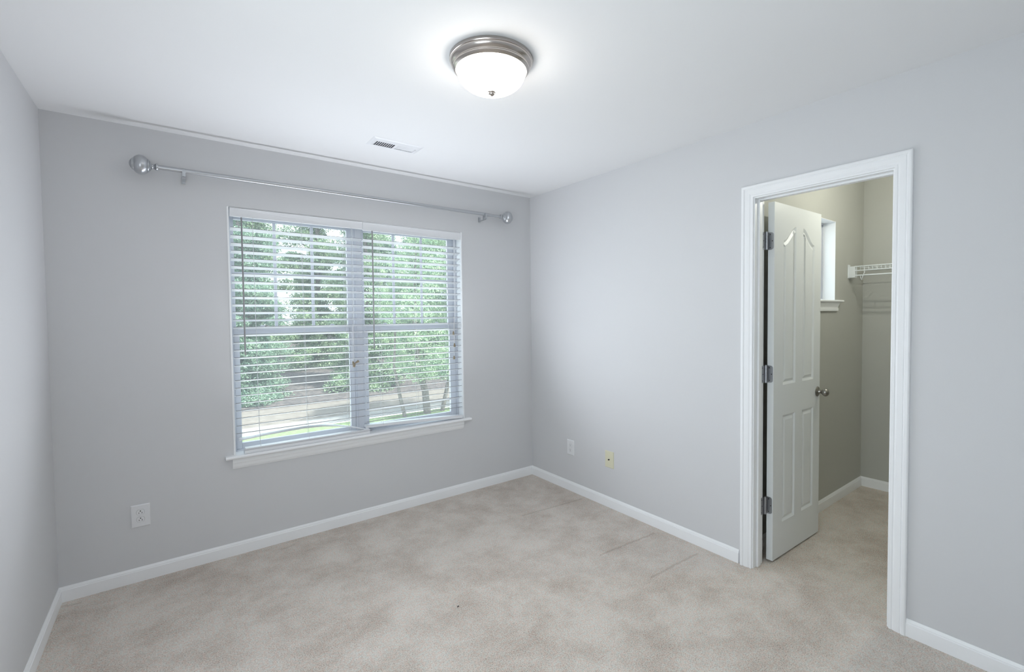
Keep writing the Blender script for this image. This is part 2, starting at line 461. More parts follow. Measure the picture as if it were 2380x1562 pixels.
# hinges
def rounded_plate(y0, y1, z0, z1, r, side):
    pts = []
    for cxx, czz, a0 in ((y1 - r, z0 + r, -90), (y1 - r, z1 - r, 0)):
        for k in range(7):
            a = math.radians(a0 + 90 * k / 6)
            pts.append((cxx + r * math.cos(a), czz + r * math.sin(a)))
    return [(y0, z0)] + pts + [(y0, z1)]
for zc in (1.815, 1.072, 0.326):
    h = MB()
    # plate let into the hinge edge of the leaf, facing the room
    out = rounded_plate(0.0, 0.0315, zc - 0.048, zc + 0.048, 0.014, 1)
    h.loft([[leaf(-0.0016, s, z - HP.z) for s, z in out], [leaf(0.001, s, z - HP.z) for s, z in out]])
    # plate on the jamb
    out2 = rounded_plate(0.0, 0.030, zc - 0.048, zc + 0.048, 0.014, 1)
    h.loft([[(PT - s, DY0 - 0.0016, z) for s, z in out2], [(PT - s, DY0 + 0.001, z) for s, z in out2]])
    # web between the two plates and the knuckles
    h.box(PT, HP.x, DY0 - 0.0016, DY0, zc - 0.048, zc + 0.048)
    ho = h.build('hinge', HINGE, door, smooth=30)
    k = MB()
    for i in range(5):
        z0 = zc - 0.048 + i * 0.0192
        k.lathe([(0, 0.0058), (0.0005, 0.0066), (0.0185, 0.0066), (0.019, 0.0058)], (PT + 0.014, DY0 - 0.0075, z0), (0, 0, 1), 14)
    k.lathe([(0, 0.0052), (0.003, 0.0052), (0.0045, 0.002)], (PT + 0.014, DY0 - 0.0075, zc + 0.048), (0, 0, 1), 12)
    k.build('knuckle', HINGE, ho, smooth=40)
    for s, dz in ((0.012, 0.036), (0.024, 0.0), (0.012, -0.036)):
        sc = MB()
        q = leaf(-0.0016, s, zc + dz - HP.z)
        sc.lathe([(0, 0.0001), (0.0, 0.0032), (0.0006, 0.0028), (0.0004, 0.0001)], q, (-1, 0, 0), 10)
        sc.build('screw', SCREW, ho)
        sc = MB()
        sc.lathe([(0, 0.0001), (0.0, 0.0032), (0.0006, 0.0028), (0.0004, 0.0001)], (PT - 0.008 - 0.5 * (0.024 - s), DY0 - 0.0016, zc + dz), (0, -1, 0), 10)
        sc.build('screw', SCREW, ho)
# knob set on both faces
ks, kz = 0.562, 0.905
for face in (1, -1):
    o0 = Vector(leaf(ks, LEAF_T if face == 1 else 0.0, kz))
    ax = Vector((sa, -ca, 0)) * face
    kb = MB()
    kb.lathe([(0.018, 0.0100), (0.024, 0.0105), (0.028, 0.0135), (0.034, 0.0200), (0.042, 0.0245), (0.050, 0.0252), (0.057, 0.0225), (0.063, 0.0165), (0.0665, 0.009), (0.068, 0.0)], o0, ax, 28)
    kb.build('knob', KNOB, door, smooth=60)
    rs = MB()
    rs.lathe([(0, 0.031), (0.002, 0.0315), (0.005, 0.029), (0.008, 0.022), (0.011, 0.0125), (0.019, 0.0105)], o0, ax, 32)
    rs.build('rose', KNOB, door, smooth=40)

# ------------------------------------------------------------------ windows (double hung, twin)
def frame_ring(mb, x0, x1, z0, z1, wl, wr, wb, wt, y0, y1):
    mb.box(x0, x0 + wl, y0, y1, z0, z1); mb.box(x1 - wr, x1, y0, y1, z0, z1)
    mb.box(x0 + wl, x1 - wr, y0, y1, z0, z0 + wb); mb.box(x0 + wl, x1 - wr, y0, y1, z1 - wt, z1)

def double_hung(name, x0, x1, lg0, lg1, ug0, ug1, label):
    root = empty(name, ((x0 + x1) / 2, 0.1, 0.60))
    struct(root, label, 'window')
    f = MB(); frame_ring(f, x0, x1, 0.598, WZ1 - 0.004, 0.014, 0.014, 0.012, 0.02, 0.078, WT)
    f.build('window_frame', VINYL, root, bevel=0.0015)
    a, b = x0 + 0.014, x1 - 0.014
    lo = MB(); frame_ring(lo, a, b, 0.611, 1.356, lg0 - a, b - lg1, 0.036, 0.040, 0.082, 0.106)
    lo.box(a + 0.02, b - 0.02, 0.076, 0.083, 1.340, 1.350)
    los = lo.build('lower_sash', VINYL, root, bevel=0.002)
    lk = MB()
    for xc in (lg0 + 0.12, lg1 - 0.12):
        lk.box(xc - 0.022, xc + 0.022, 0.080, 0.104, 1.356, 1.362)
        lk.box(xc - 0.004, xc + 0.020, 0.078, 0.088, 1.362, 1.369)
    lk.build('sash_lock', VINYL, los, bevel=0.002)
    MB().box(lg0, lg1, 0.092, 0.096, 0.647, 1.316).build('pane', GLASS, los)
    up = MB(); frame_ring(up, a, b, 1.320, WZ1 - 0.024, ug0 - a, b - ug1, 0.030, 0.032, 0.108, 0.130)
    ups = up.build('upper_sash', VINYL, root, bevel=0.002)
    MB().box(ug0, ug1, 0.1205, 0.1245, 1.350, WZ1 - 0.056).build('pane', GLASS, ups)
    g = MB()
    wv = 0.019
    for k in (1, 2):
        xc = ug0 + (ug1 - ug0) * k / 3
        g.box(xc - wv / 2, xc + wv / 2, 0.113, 0.119, 1.350, WZ1 - 0.056)
    zc = 1.690
    g.box(ug0, ug1, 0.1135, 0.1185, zc - wv / 2, zc + wv / 2)
    g.build('grille', VINYL, ups, bevel=0.002)
    return root
double_hung('window_1', -2.236, -1.490, -2.193, -1.537, -2.205, -1.537, 'left double hung window with white grille behind the left blind')
double_hung('window_2', -1.452, -0.693, -1.410, -0.757, -1.420, -0.757, 'right double hung window with white grille behind the right blind')

# window surround: liner, mullion post, stool, apron
tr2 = empty('trim_2', ((WX0 + WX1) / 2, 0, WZ0))
struct(tr2, 'white stool, apron and jamb liner around the double window', 'window trim')
li = MB()
li.box(WX0, WX0 + 0.010, -0.0025, 0.135, 0.600, WZ1 - 0.001); li.box(WX1 - 0.009, WX1, -0.0025, 0.135, 0.600, WZ1 - 0.001)
li.box(WX0 + 0.010, WX1 - 0.009, 0.001, 0.135, WZ1 - 0.004, WZ1 - 0.001)
li.build('jamb_liner', TRIM, tr2, bevel=0.0012)
MB().box(-1.491, -1.451, 0.070, 0.135, 0.600, WZ1 - 0.004).build('mullion', VINYL, tr2, bevel=0.002)
def nosed_board(mb, x0, x1, yb, yf, zt, th):
    n = 8; prof = [(yb, zt - th), (yb, zt)]
    r = th / 2
    for k in range(n + 1):
        a = math.pi / 2 - math.pi * k / n
        prof.append((yf + r - r * math.cos(a) * 1.0, zt - r + r * math.sin(a)))
    mb.loft([[(x0, y, z) for y, z in prof], [(x1, y, z) for y, z in prof]])
sb = MB()
nosed_board(sb, -2.288, -0.636, 0.0, -0.040, 0.600, 0.020)
sb.box(WX0 + 0.0, WX1 - 0.0, 0.0, 0.078, 0.581, 0.600)
sb.build('stool', TRIM, tr2, smooth=30)
ap = MB()
AP = [(0, 0.580), (-0.017, 0.580), (-0.017, 0.556), (-0.0145, 0.551), (-0.0125, 0.543), (-0.0115, 0.533), (-0.009, 0.527), (-0.0065, 0.523), (-0.005, 0.518), (0, 0.518)]
ap.loft([[(-2.254, y, z) for y, z in AP], [(-0.694, y, z) for y, z in AP]])
ap.build('apron', TRIM, tr2, smooth=25)

# unseen window added behind the viewer to house the fill lamp
w4 = empty('fill_window', (XL - 0.06, -2.75, 0.62))
struct(w4, 'plain unseen window added in the left wall behind the viewer for fill light', 'window')
f = MB()
for a, b, c, d in ((-3.32, -3.28, 0.62, 2.06), (-2.22, -2.18, 0.62, 2.06), (-3.28, -2.22, 0.62, 0.66), (-3.28, -2.22, 2.02, 2.06), (-3.28, -2.22, 1.32, 1.36)):
    f.box(XL - 0.10, XL - 0.05, a, b, c, d)
f.build('window_frame', VINYL, w4, bevel=0.002)
MB().box(XL - 0.082, XL - 0.078, -3.28, -2.22, 0.66, 2.02).build('pane', GLASS, w4)

# closet window
wroot = empty('window_3', ((CWX0 + CWX1) / 2, CLY + 0.1, CWZ0))
struct(wroot, 'small bright closet window half hidden by the open door', 'window')
f = MB(); frame_ring(f, CWX0, CWX1, 1.503, CWZ1, 0.012, 0.012, 0.012, 0.016, CLY + 0.077, CLY + WT)
f.build('window_frame', VINYL, wroot, bevel=0.002)
sh = MB(); frame_ring(sh, CWX0 + 0.012, CWX1 - 0.012, 1.515, CWZ1 - 0.016, 0.018, 0.018, 0.022, 0.022, CLY + 0.084, CLY + 0.104)
so = sh.build('sash', VINYL, wroot, bevel=0.002)
MB().box(CWX0 + 0.030, CWX1 - 0.030, CLY + 0.092, CLY + 0.096, 1.537, CWZ1 - 0.038).build('pane', GLASS, so)
tr3 = empty('trim_3', ((CWX0 + CWX1) / 2, CLY, CWZ0))
struct(tr3, 'white stool, apron and reveal of the closet window', 'window trim')
lm = MB()
lm.box(CWX0, CWX0 + 0.004, CLY - 0.0015, CLY + 0.13, 1.503, CWZ1); lm.box(CWX1 - 0.004, CWX1, CLY - 0.0015, CLY + 0.13, 1.503, CWZ1)
lm.box(CWX0 + .004, CWX1 - .004, CLY - 0.0015, CLY + 0.13, CWZ1 - 0.004, CWZ1)
lm.build('reveal', TRIM, tr3)
sb = MB()
prof = [(CLY, 1.486)] + [(CLY - 0.034 + 0.009 - 0.009 * math.cos(math.pi / 2 - math.pi * k / 6), 1.4945 + 0.0085 * math.sin(-math.pi / 2 + math.pi * k / 6)) for k in range(7)] + [(CLY, 1.503)]
sb.loft([[(CWX0 - 0.075, y, z) for y, z in prof], [(CWX1 + 0.085, y, z) for y, z in prof]])
sb.box(CWX0, CWX1, CLY, CLY + 0.078, 1.4905, 1.503)
sb.build('stool', TRIM, tr3, smooth=30)
ap = MB()
A3 = [(0, 1.486), (-0.024, 1.486), (-0.022, 1.478), (-0.014, 1.462), (-0.010, 1.450), (-0.010, 1.445), (-0.013, 1.444), (-0.013, 1.424), (0, 1.424)]
ap.loft([[(CWX0 - 0.03, CLY + y, z) for y, z in A3], [(CWX1 + 0.035, CLY + y, z) for y, z in A3]])
ap.build('apron', TRIM, tr3, smooth=25)

# ================================================================== THINGS
# ------------------------------------------------------------------ ceiling light
LC = Vector((-1.4753, -1.6681, H))
lamp = empty('ceiling_light', LC)
tag(lamp, 'round flush ceiling light with brushed nickel pan and lit frosted dome', 'ceiling light')
MB().lathe([(0.0, 0.1645), (0.002, 0.1655), (0.010, 0.1655), (0.0125, 0.1640), (0.0135, 0.1620), (0.017, 0.1625), (0.022, 0.1605), (0.027, 0.1545), (0.031, 0.1500),
            (0.034, 0.1500), (0.037, 0.1520), (0.041, 0.1515), (0.0445, 0.1480), (0.0475, 0.1440), (0.0495, 0.1415), (0.0485, 0.1395), (0.040, 0.1385), (0.03, 0.1385)],
           LC, (0, 0, -1), 72, cap=False).build('pan', NICKEL, lamp, smooth=30)
prof = []
for k in range(15):
    a = math.pi / 2 * k / 14
    prof.append((0.046 + 0.0825 * math.sin(a) ** 1.0, 0.1375 * math.cos(a) ** 0.85))
MB().lathe(prof, LC, (0, 0, -1), 64, cap=False).build('glass_shade', LAMPG, lamp, smooth=60)
MB().lathe([(0.124, 0.0150), (0.1275, 0.0172), (0.130, 0.0172), (0.1325, 0.0158), (0.1338, 0.0128), (0.137, 0.0122), (0.1405, 0.0098), (0.1435, 0.0055), (0.1450, 0.0)],
           LC, (0, 0, -1), 24).build('finial', NICKEL, lamp, smooth=50)

# ------------------------------------------------------------------ ceiling air register
vx0, vx1, vy0, vy1 = -1.578, -1.275, -0.607, -0.459
vent = empty('air_vent', ((vx0 + vx1) / 2, (vy0 + vy1) / 2, H))
tag(vent, 'white louvred air register in the ceiling near the window wall', 'air vent')
banks = [(-1.548, -1.434, -0.553, -0.488, 1), (-1.416, -1.302, -0.553, -0.488, -1)]
pl = MB()
zf = H - 0.005
xs = [vx0 + 0.012, banks[0][0], banks[0][1], banks[1][0], banks[1][1], vx1 - 0.012]
ys = [vy0 + 0.012, -0.553, -0.488, vy1 - 0.012]
for i in range(5):
    for j in range(3):
        if j == 1 and i in (1, 3): continue
        pl.add([(xs[i], ys[j], zf), (xs[i + 1], ys[j], zf), (xs[i + 1], ys[j + 1], zf), (xs[i], ys[j + 1], zf)], [(0, 1, 2, 3)])
c0 = [(vx0, vy0, H - 0.0005), (vx1, vy0, H - 0.0005), (vx1, vy1, H - 0.0005), (vx0, vy1, H - 0.0005)]
c1 = [(xs[0], ys[0], zf), (xs[-1], ys[0], zf), (xs[-1], ys[-1], zf), (xs[0], ys[-1], zf)]
pl.loft([c0, c1], True, False)
pl.build('frame', VENTM, vent)
for bx0, bx1, by0, by1, sgn in banks:
    lv = MB(); n = 9; st = (bx1 - bx0) / n
    for k in range(n + 1):
        xa = bx0 + k * st
        dx = sgn * 0.0085
        xa2, xb2 = xa, xa + dx
        lv.add([(xa2, by0, zf), (xa2, by1, zf), (xb2, by1, zf + 0.0042), (xb2, by0, zf + 0.0042)], [(0, 1, 2, 3)])
        lv.add([(xa2 + 0.0012, by0, zf), (xa2 + 0.0012, by1, zf), (xb2 + 0.0012, by1, zf + 0.0042), (xb2 + 0.0012, by0, zf + 0.0042)], [(3, 2, 1, 0)])
        lv.add([(xa2, by0, zf), (xa2, by1, zf), (xa2 + 0.0012, by1, zf), (xa2 + 0.0012, by0, zf)], [(0, 1, 2, 3)])
    lv.build('louvres', VENTM, vent)
MB().box(banks[0][0] - 0.01, banks[1][1] + 0.01, -0.56, -0.481, H - 0.0008, H - 0.0002).build('duct_opening', VENTD, vent)
for xx in (vx0 + 0.019, vx1 - 0.019):
    s_ = MB()
    s_.lathe([(0, 0.0038), (0.0012, 0.0032), (0.0016, 0.0)], (xx, (vy0 + vy1) / 2 + 0.004, zf), (0, 0, -1), 10)
    s_.build('screw', VENTM, vent)

# ------------------------------------------------------------------ curtain rod
RY, RZ = -0.090, 2.2185
rod = empty('curtain_rod', (-1.46, 0, RZ))
tag(rod, 'silver curtain rod with ball finials mounted above the window', 'curtain rod')
MB().lathe([(0, 0.0122), (2.085, 0.0122)], (-2.562, RY, RZ), (1, 0, 0), 20).build('pole', SILVER, rod, smooth=40)
MB().lathe([(0, 0.0132), (0.033, 0.0132), (0.035, 0.0122), (0.043, 0.0122), (0.044, 0.0112), (0.045, 0.0098), (0.140, 0.0098)], (-0.512, RY, RZ - 0.001), (1, 0, 0), 20).build('inner_pole', SILVER, rod, smooth=30)
FIN = [(0.0, 0.0125), (0.001, 0.0175), (0.006, 0.0190), (0.010, 0.0165), (0.0115, 0.0130), (0.0125, 0.0155), (0.0155, 0.0125), (0.0195, 0.0105), (0.024, 0.0120),
       (0.028, 0.0165), (0.030, 0.0210), (0.0325, 0.0255), (0.034, 0.0265), (0.0355, 0.0252), (0.036, 0.0290), (0.0385, 0.0325), (0.041, 0.0335), (0.0425, 0.0322)]
for k in range(25):
    h_ = 0.043 + 0.055 * k / 24
    FIN.append((h_, 0.050 * math.sqrt(max(0, 1 - ((h_ - 0.0705) / 0.038) ** 2))))
FIN += [(0.0985, 0.0315), (0.101, 0.0322), (0.103, 0.0305), (0.1035, 0.0275), (0.106, 0.0278), (0.108, 0.0258), (0.1085, 0.0225), (0.113, 0.0180), (0.1165, 0.010), (0.118, 0.0)]
MB().lathe(FIN, (-2.553, RY, RZ), (-1, 0, 0), 40).build('finial', SILVER, rod, smooth=28)
MB().lathe(FIN, (-0.375, RY, RZ - 0.001), (1, 0, 0), 40).build('finial', SILVER, rod, smooth=28)
for xb in (-2.444, -0.520):
    b = MB()
    arc = []
    for k in range(11):
        a = math.radians(-110 + 220 * k / 10) + math.pi
        arc.append((RY + 0.0145 * math.cos(a) * -1 * -1, RZ + 0.0145 * math.sin(a)))
    # strap round the front and underside of the pole, arm back to the wall, wall plate
    pts = [(-0.0035, 2.178), (RY + 0.002, 2.178), (RY - 0.0155, 2.185), (RY - 0.0165, 2.2115), (RY - 0.0165, 2.222), (RY - 0.0135, 2.226)]
    thick = 0.0025
    for i in range(len(pts) - 1):
        (ya, za), (yb, zb) = pts[i], pts[i + 1]
        d = Vector((yb - ya, zb - za)).normalized(); nn = Vector((-d.y, d.x)) * thick
        b.add([(xb + sx * 0.0075, y + e * nn.x, z + e * nn.y) for sx in (-1, 1) for (y, z, e) in ((ya, za, 0), (yb, zb, 0), (yb, zb, 1), (ya, za, 1))],
              [(0, 1, 2, 3), (7, 6, 5, 4), (0, 4, 5, 1), (1, 5, 6, 2), (2, 6, 7, 3), (3, 7, 4, 0)])
    b.box(xb - 0.009, xb + 0.009, -0.078, -0.070, 2.178, 2.2075)
    b.box(xb - 0.009, xb + 0.009, -0.004, 0.0, 2.168, 2.208)
    b.build('bracket', SILVER, rod, bevel=0.001)

# ------------------------------------------------------------------ blinds
SP, SD, ST = 0.0455, 0.050, 0.0030
def slat(mb, x0, x1, zf_, yf, tilt, zr=None, crown=0.0014, seg=1, depth=SD):
    """one slat: front edge at (yf, zf_), sloping down to the outside; zr: front height at the right end."""
    zr = zf_ if zr is None else zr
    rings = []
    for k in range(seg + 1):
        t = k / seg; x = x0 + (x1 - x0) * t; z = zf_ + (zr - zf_) * t
        c, s = math.cos(tilt), math.sin(tilt)
        up, dn = [], []
        for q in (0.0, 0.25, 0.5, 0.75, 1.0):
            cr = crown * 4 * q * (1 - q)
            up.append((x, yf + depth * q * c + (cr + ST / 2) * s, z - depth * q * s + (cr + ST / 2) * c))
            dn.append((x, yf + depth * q * c + (cr - ST / 2) * s, z - depth * q * s + (cr - ST / 2) * c))
        rings.append(up + dn[::-1])
    mb.loft(rings)
def cord(pts, r=0.0009):
    return MB().tube(pts, r, 6)
def blind_common(root, x0, x1, vx0_, vx1_, vfy, vz0, n, wand_x, wand_z, cordx, label_tilts=None, special=None):
    v = MB()
    v.box(vx0_, vx1_, vfy, vfy + 0.009, vz0, WZ1 - 0.006)
    v.box(vx0_, vx1_, vfy - 0.0022, vfy, vz0, vz0 + 0.004); v.box(vx0_, vx1_, vfy - 0.0022, vfy, WZ1 - 0.010, WZ1 - 0.006)
    v.build('valance', BLIND, root, bevel=0.0015)
    MB().box(x0 + 0.004, x1 - 0.004, vfy + 0.012, 0.056, 2.026, WZ1 - 0.006).build('headrail', BLIND, root)
    s = MB()
    for k in range(n):
        z = 1.953 - SP * k
        tilt = math.radians(14.0 + random.uniform(-0.6, 0.6))
        zr = z + random.uniform(-0.0012, 0.0012)
        if special and k in special:
            tilt = math.radians(special[k][0]); zr = z + special[k][1]
        slat(s, x0, x1, z, 0.004, tilt, zr)
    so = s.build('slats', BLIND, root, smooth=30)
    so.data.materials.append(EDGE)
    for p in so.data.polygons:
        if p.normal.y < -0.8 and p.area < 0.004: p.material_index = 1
    return so

# left blind
bl = empty('window_blind', (-1.844, 0.0, 0.60))
tag(bl, 'left white slatted blind with a bowed bottom slat and rail resting on sill', 'blind', 'window blinds')
lx0, lx1 = -2.2285, -1.4635
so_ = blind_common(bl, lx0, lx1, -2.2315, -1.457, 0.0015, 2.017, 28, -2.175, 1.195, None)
bow = MB()
bp_ = [(-2.215, 0.680), (-2.087, 0.690), (-1.960, 0.696), (-1.854, 0.699), (-1.741, 0.694), (-1.651, 0.681), (-1.561, 0.660), (-1.488, 0.637), (-1.446, 0.6245)]
rings = []
for i, (x, z) in enumerate(bp_):
    t = max(0, min(1, (i - 4) / 4)); y0 = 0.004 - 0.012 * t; tl = math.radians(-5 + 6 * t)
    c, sn = math.cos(tl), math.sin(tl)
    rings.append([(x, y0, z + ST / 2), (x, y0 + SD * c, z - SD * sn + ST / 2), (x, y0 + SD * c, z - SD * sn - ST / 2), (x, y0, z - ST / 2)])
bow.loft(rings).build('bowed_slat', BLIND, bl, smooth=40)
br = MB()
br.box(-2.193, -1.441, -0.021, 0.029, 0.6005, 0.6205)
bo = br.build('bottom_rail', BLIND, bl, bevel=0.003)
for k in range(3):
    q = MB(); z = 0.6220 + k * 0.0034
    q.box(-2.191 + 0.002 * k, -1.443 + 0.001 * k, -0.019 - 0.0012 * k, 0.030, z, z + 0.003)
    q.build('stacked_slat', BLIND, bo, bevel=0.0008)
for fx, drift in ((-2.115, 0.006), (-1.845, 0.010), (-1.585, 0.012)):
    MB().tube([(fx, -0.0015, 2.02), (fx + drift, -0.0015, 0.75), (fx + drift + 0.004, -0.010, 0.632)], 0.0009, 6).add([], []).build('ladder_cord', CORD, bl)
    MB().tube([(fx + 0.006, 0.056, 2.02), (fx + drift + 0.006, 0.056, 0.70), (fx + drift + 0.006, 0.031, 0.63)], 0.0009, 6).build('ladder_cord', CORD, bl)
wd = MB().tube([(-2.1755, -0.030, 2.010), (-2.1755, -0.032, 1.95), (-2.175, -0.030, 1.196)], 0.0044, 6)
wd.build('tilt_wand', WAND, bl)
lc = MB()
lc.tube([(-1.541, -0.010, 2.018), (-1.540, -0.012, 1.72), (-1.545, -0.014, 1.115)], 0.0011, 6)
lc.tube([(-1.534, -0.010, 2.018), (-1.533, -0.012, 1.72), (-1.537, -0.014, 1.105)], 0.0011, 6)
lo = lc.build('lift_cord', CORD, bl)
def tassel(parent, x, y, z, ax=(0, 0, -1)):
    MB().lathe([(-0.006, 0.0025), (-0.003, 0.0050), (0.008, 0.0072), (0.020, 0.0085), (0.022, 0.0070), (0.0225, 0.0)], (x, y, z), ax, 14).build('tassel', TASSEL, parent, smooth=40)
tassel(lo, -1.547, -0.020, 1.108, (0.25, 0, -1)); tassel(lo, -1.528, -0.020, 1.103, (0.9, 0, 0.5)); tassel(lo, -1.540, -0.034, 1.096, (-0.4, -0.2, -1))

# right blind
brt = empty('window_blind', (-1.07, 0.0, 0.60))
tag(brt, 'right white slatted blind with a slanted bottom rail and three hanging tassels', 'blind', 'window blinds')
rx0, rx1 = -1.4525, -0.6995
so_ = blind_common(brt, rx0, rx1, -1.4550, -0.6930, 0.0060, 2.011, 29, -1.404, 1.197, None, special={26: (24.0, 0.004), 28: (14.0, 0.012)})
q = MB()
rl = []
for t in (0, 0.25, 0.5, 0.75, 1.0):
    x = -1.4535 + (0.7505) * t
    yf = 0.026 - 0.040 * t; z0 = 0.6300 - 0.0280 * t ** 1.4 + 0.001
    tl = math.radians(6 - 8 * t)
    c, sn = math.cos(tl), math.sin(tl); hh = 0.0175 + 0.006 * t
    rl.append([(x, yf, z0), (x, yf, z0 + hh), (x, yf + 0.05 * c, z0 + hh + 0.05 * sn * 0.4), (x, yf + 0.05 * c, z0 + 0.05 * sn * 0.4)])
q.loft(rl).build('bottom_rail', BLIND, brt, bevel=0.0025)
for fx, drift in ((-1.345, 0.004), (-1.075, 0.006), (-0.815, 0.002)):
    MB().tube([(fx, -0.0015, 2.02), (fx + drift, -0.0015, 0.68), (fx + drift + 0.002, 0.0, 0.640)], 0.0009, 6).build('ladder_cord', CORD, brt)
    MB().tube([(fx + 0.006, 0.056, 2.02), (fx + drift + 0.006, 0.056, 0.66), (fx + drift + 0.006, 0.05, 0.640)], 0.0009, 6).build('ladder_cord', CORD, brt)
MB().tube([(-1.402, -0.028, 2.008), (-1.402, -0.031, 1.95), (-1.4035, -0.030, 1.198)], 0.0044, 6).build('tilt_wand', WAND, brt)
lc = MB()
lc.tube([(-0.762, -0.008, 2.014), (-0.763, -0.010, 1.45), (-0.768, -0.012, 1.405), (-0.775, -0.014, 1.285)], 0.0011, 6)
lc.tube([(-0.757, -0.008, 2.014), (-0.757, -0.010, 1.45), (-0.763, -0.012, 1.40), (-0.770, -0.014, 1.19)], 0.0011, 6)
lc.tube([(-0.752, -0.008, 2.014), (-0.752, -0.010, 1.45), (-0.768, -0.012, 1.39), (-0.774, -0.014, 1.09)], 0.0011, 6)
lo = lc.build('lift_cord', CORD, brt)
tassel(lo, -0.778, -0.016, 1.290); tassel(lo, -0.770, -0.016, 1.196); tassel(lo, -0.775, -0.016, 1.098)

# ------------------------------------------------------------------ wall plates
def plate_frame(pos, n, up=Vector((0, 0, 1))):
    n = Vector(n); u = up.cross(n)
    return lambda a, b, d: tuple(Vector(pos) + u * a + up * b + n * d)
def bevel_plate(mb, P, wd, ht, th, e=0.004):
    r0 = [P(sx * wd / 2, sz * ht / 2, 0.0) for sx, sz in ((-1, -1), (1, -1), (1, 1), (-1, 1))]
    r1 = [P(sx * wd / 2, sz * ht / 2, th * 0.45) for sx, sz in ((-1, -1), (1, -1), (1, 1), (-1, 1))]
    r2 = [P(sx * (wd / 2 - e), sz * (ht / 2 - e), th) for sx, sz in ((-1, -1), (1, -1), (1, 1), (-1, 1))]
    mb.loft([r0, r1, r2])
def duplex_outlet(name, pos, n, ground_up, label):
    root = empty(name, pos); P = plate_frame(pos, n)
    tag(root, label, 'wall outlet', 'white duplex outlets')
    b = MB(); bevel_plate(b, P, 0.0815, 0.121, 0.0062); b.build('cover_plate', PLATE, root)
    for zc in (0.0195, -0.0195):
        f = MB()
        out = []
        for k in range(32):
            a = 2 * math.pi * k / 32
            out.append((0.0172 * math.cos(a), max(-0.0138, min(0.0138, 0.0172 * math.sin(a)))))
        f.loft([[P(x, zc + z, 0.0060) for x, z in out], [P(x, zc + z, 0.0076) for x, z in out], [P(x * .96, zc + z * .96, 0.0080) for x, z in out]])
        ro = f.build('receptacle', PLATE, root)
        g = MB()
        go = [(0.0180 * math.cos(2 * math.pi * k / 32), max(-0.0146, min(0.0146, 0.0180 * math.sin(2 * math.pi * k / 32)))) for k in range(32)]
        g.add([P(x, zc + z, 0.00632) for x, z in go], [tuple(range(32))])
        g.build('gap', mat('plate_gap', (0.22, 0.22, 0.22), 0.6) if 'plate_gap' not in bpy.data.materials else bpy.data.materials['plate_gap'], ro)
        s = MB(); gs = 1 if ground_up else -1
        for xx, hh in ((-0.0064, 0.0034), (0.0064, 0.0042)):
            c = [P(xx + ax * 0.0011, zc - gs * 0.0035 + az * hh, 0.00815) for ax, az in ((-1, -1), (1, -1), (1, 1), (-1, 1))]
            s.add(c, [(0, 1, 2, 3)])
        c = [P(0.0028 * math.cos(a), zc + gs * 0.0068 + 0.0028 * math.sin(a), 0.00815) for a in [2 * math.pi * k / 14 for k in range(14)]]
        s.add(c, [tuple(range(14))])
        s.build('slots', DARK, ro)
    sc = MB(); sc.lathe([(0, 0.003), (0.001, 0.0026), (0.0014, 0.0)], P(0, 0, 0.0062), n, 10); sc.build('screw', PLATE, root)
    return root
duplex_outlet('wall_outlet', (-2.680, 0.0, 0.355), (0, -1, 0), True, 'white duplex outlet on the window wall near the left corner')
duplex_outlet('wall_outlet', (0.0, -0.508, 0.350), (-1, 0, 0), False, 'white duplex outlet on the right wall beside the almond plate')
pc = Vector((0.0, -0.926, 0.353))
cp = empty('cable_plate', pc); P = plate_frame(pc, (-1, 0, 0))
tag(cp, 'almond coloured cable jack plate on the right wall', 'wall plate')
b = MB(); bevel_plate(b, P, 0.0835, 0.122, 0.0062); b.build('cover_plate', ALMOND, cp)
MB().lathe([(0, 0.0056), (0.002, 0.0056), (0.002, 0.0046), (0.009, 0.0046), (0.0092, 0.0022), (0.007, 0.0)], P(0, 0.0, 0.006), (-1, 0, 0), 16).build('jack', SCREW, cp, smooth=30)
for zz in (0.042, -0.042):
    MB().lathe([(0, 0.0032), (0.001, 0.0028), (0.0013, 0.0)], P(0, zz, 0.0062), (-1, 0, 0), 10).build('screw', ALMOND, cp)

# ------------------------------------------------------------------ specks on the carpet
def speck(name, x, y, size, m, label, stretch=1.0):
    mb = MB(); rings = []
    for k in range(1, 6):
        a = math.pi * k / 6
        rings.append([(x + size * stretch * math.sin(a) * math.cos(2 * math.pi * j / 8) * (1 + 0.25 * math.sin(3 * j + k)),
                       y + size * math.sin(a) * math.sin(2 * math.pi * j / 8) * (1 + 0.2 * math.cos(2 * j + k)),
                       size * 0.75 - size * 0.8 * math.cos(a)) for j in range(8)])
    mb.loft(rings)
    return tag(mb.build(name, m, smooth=60), label, 'debris')
speck('carpet_crumb', -0.281, -1.757, 0.0045, mat('pale_crumb', (0.80, 0.78, 0.72), 0.7), 'tiny pale crumb lying on the carpet left of the closet doorway')
speck('lint_speck', -1.448, -1.273, 0.0028, mat('dark_lint', (0.02, 0.02, 0.025), 0.8), 'tiny dark speck of lint on the carpet in the middle of the room', 1.8)

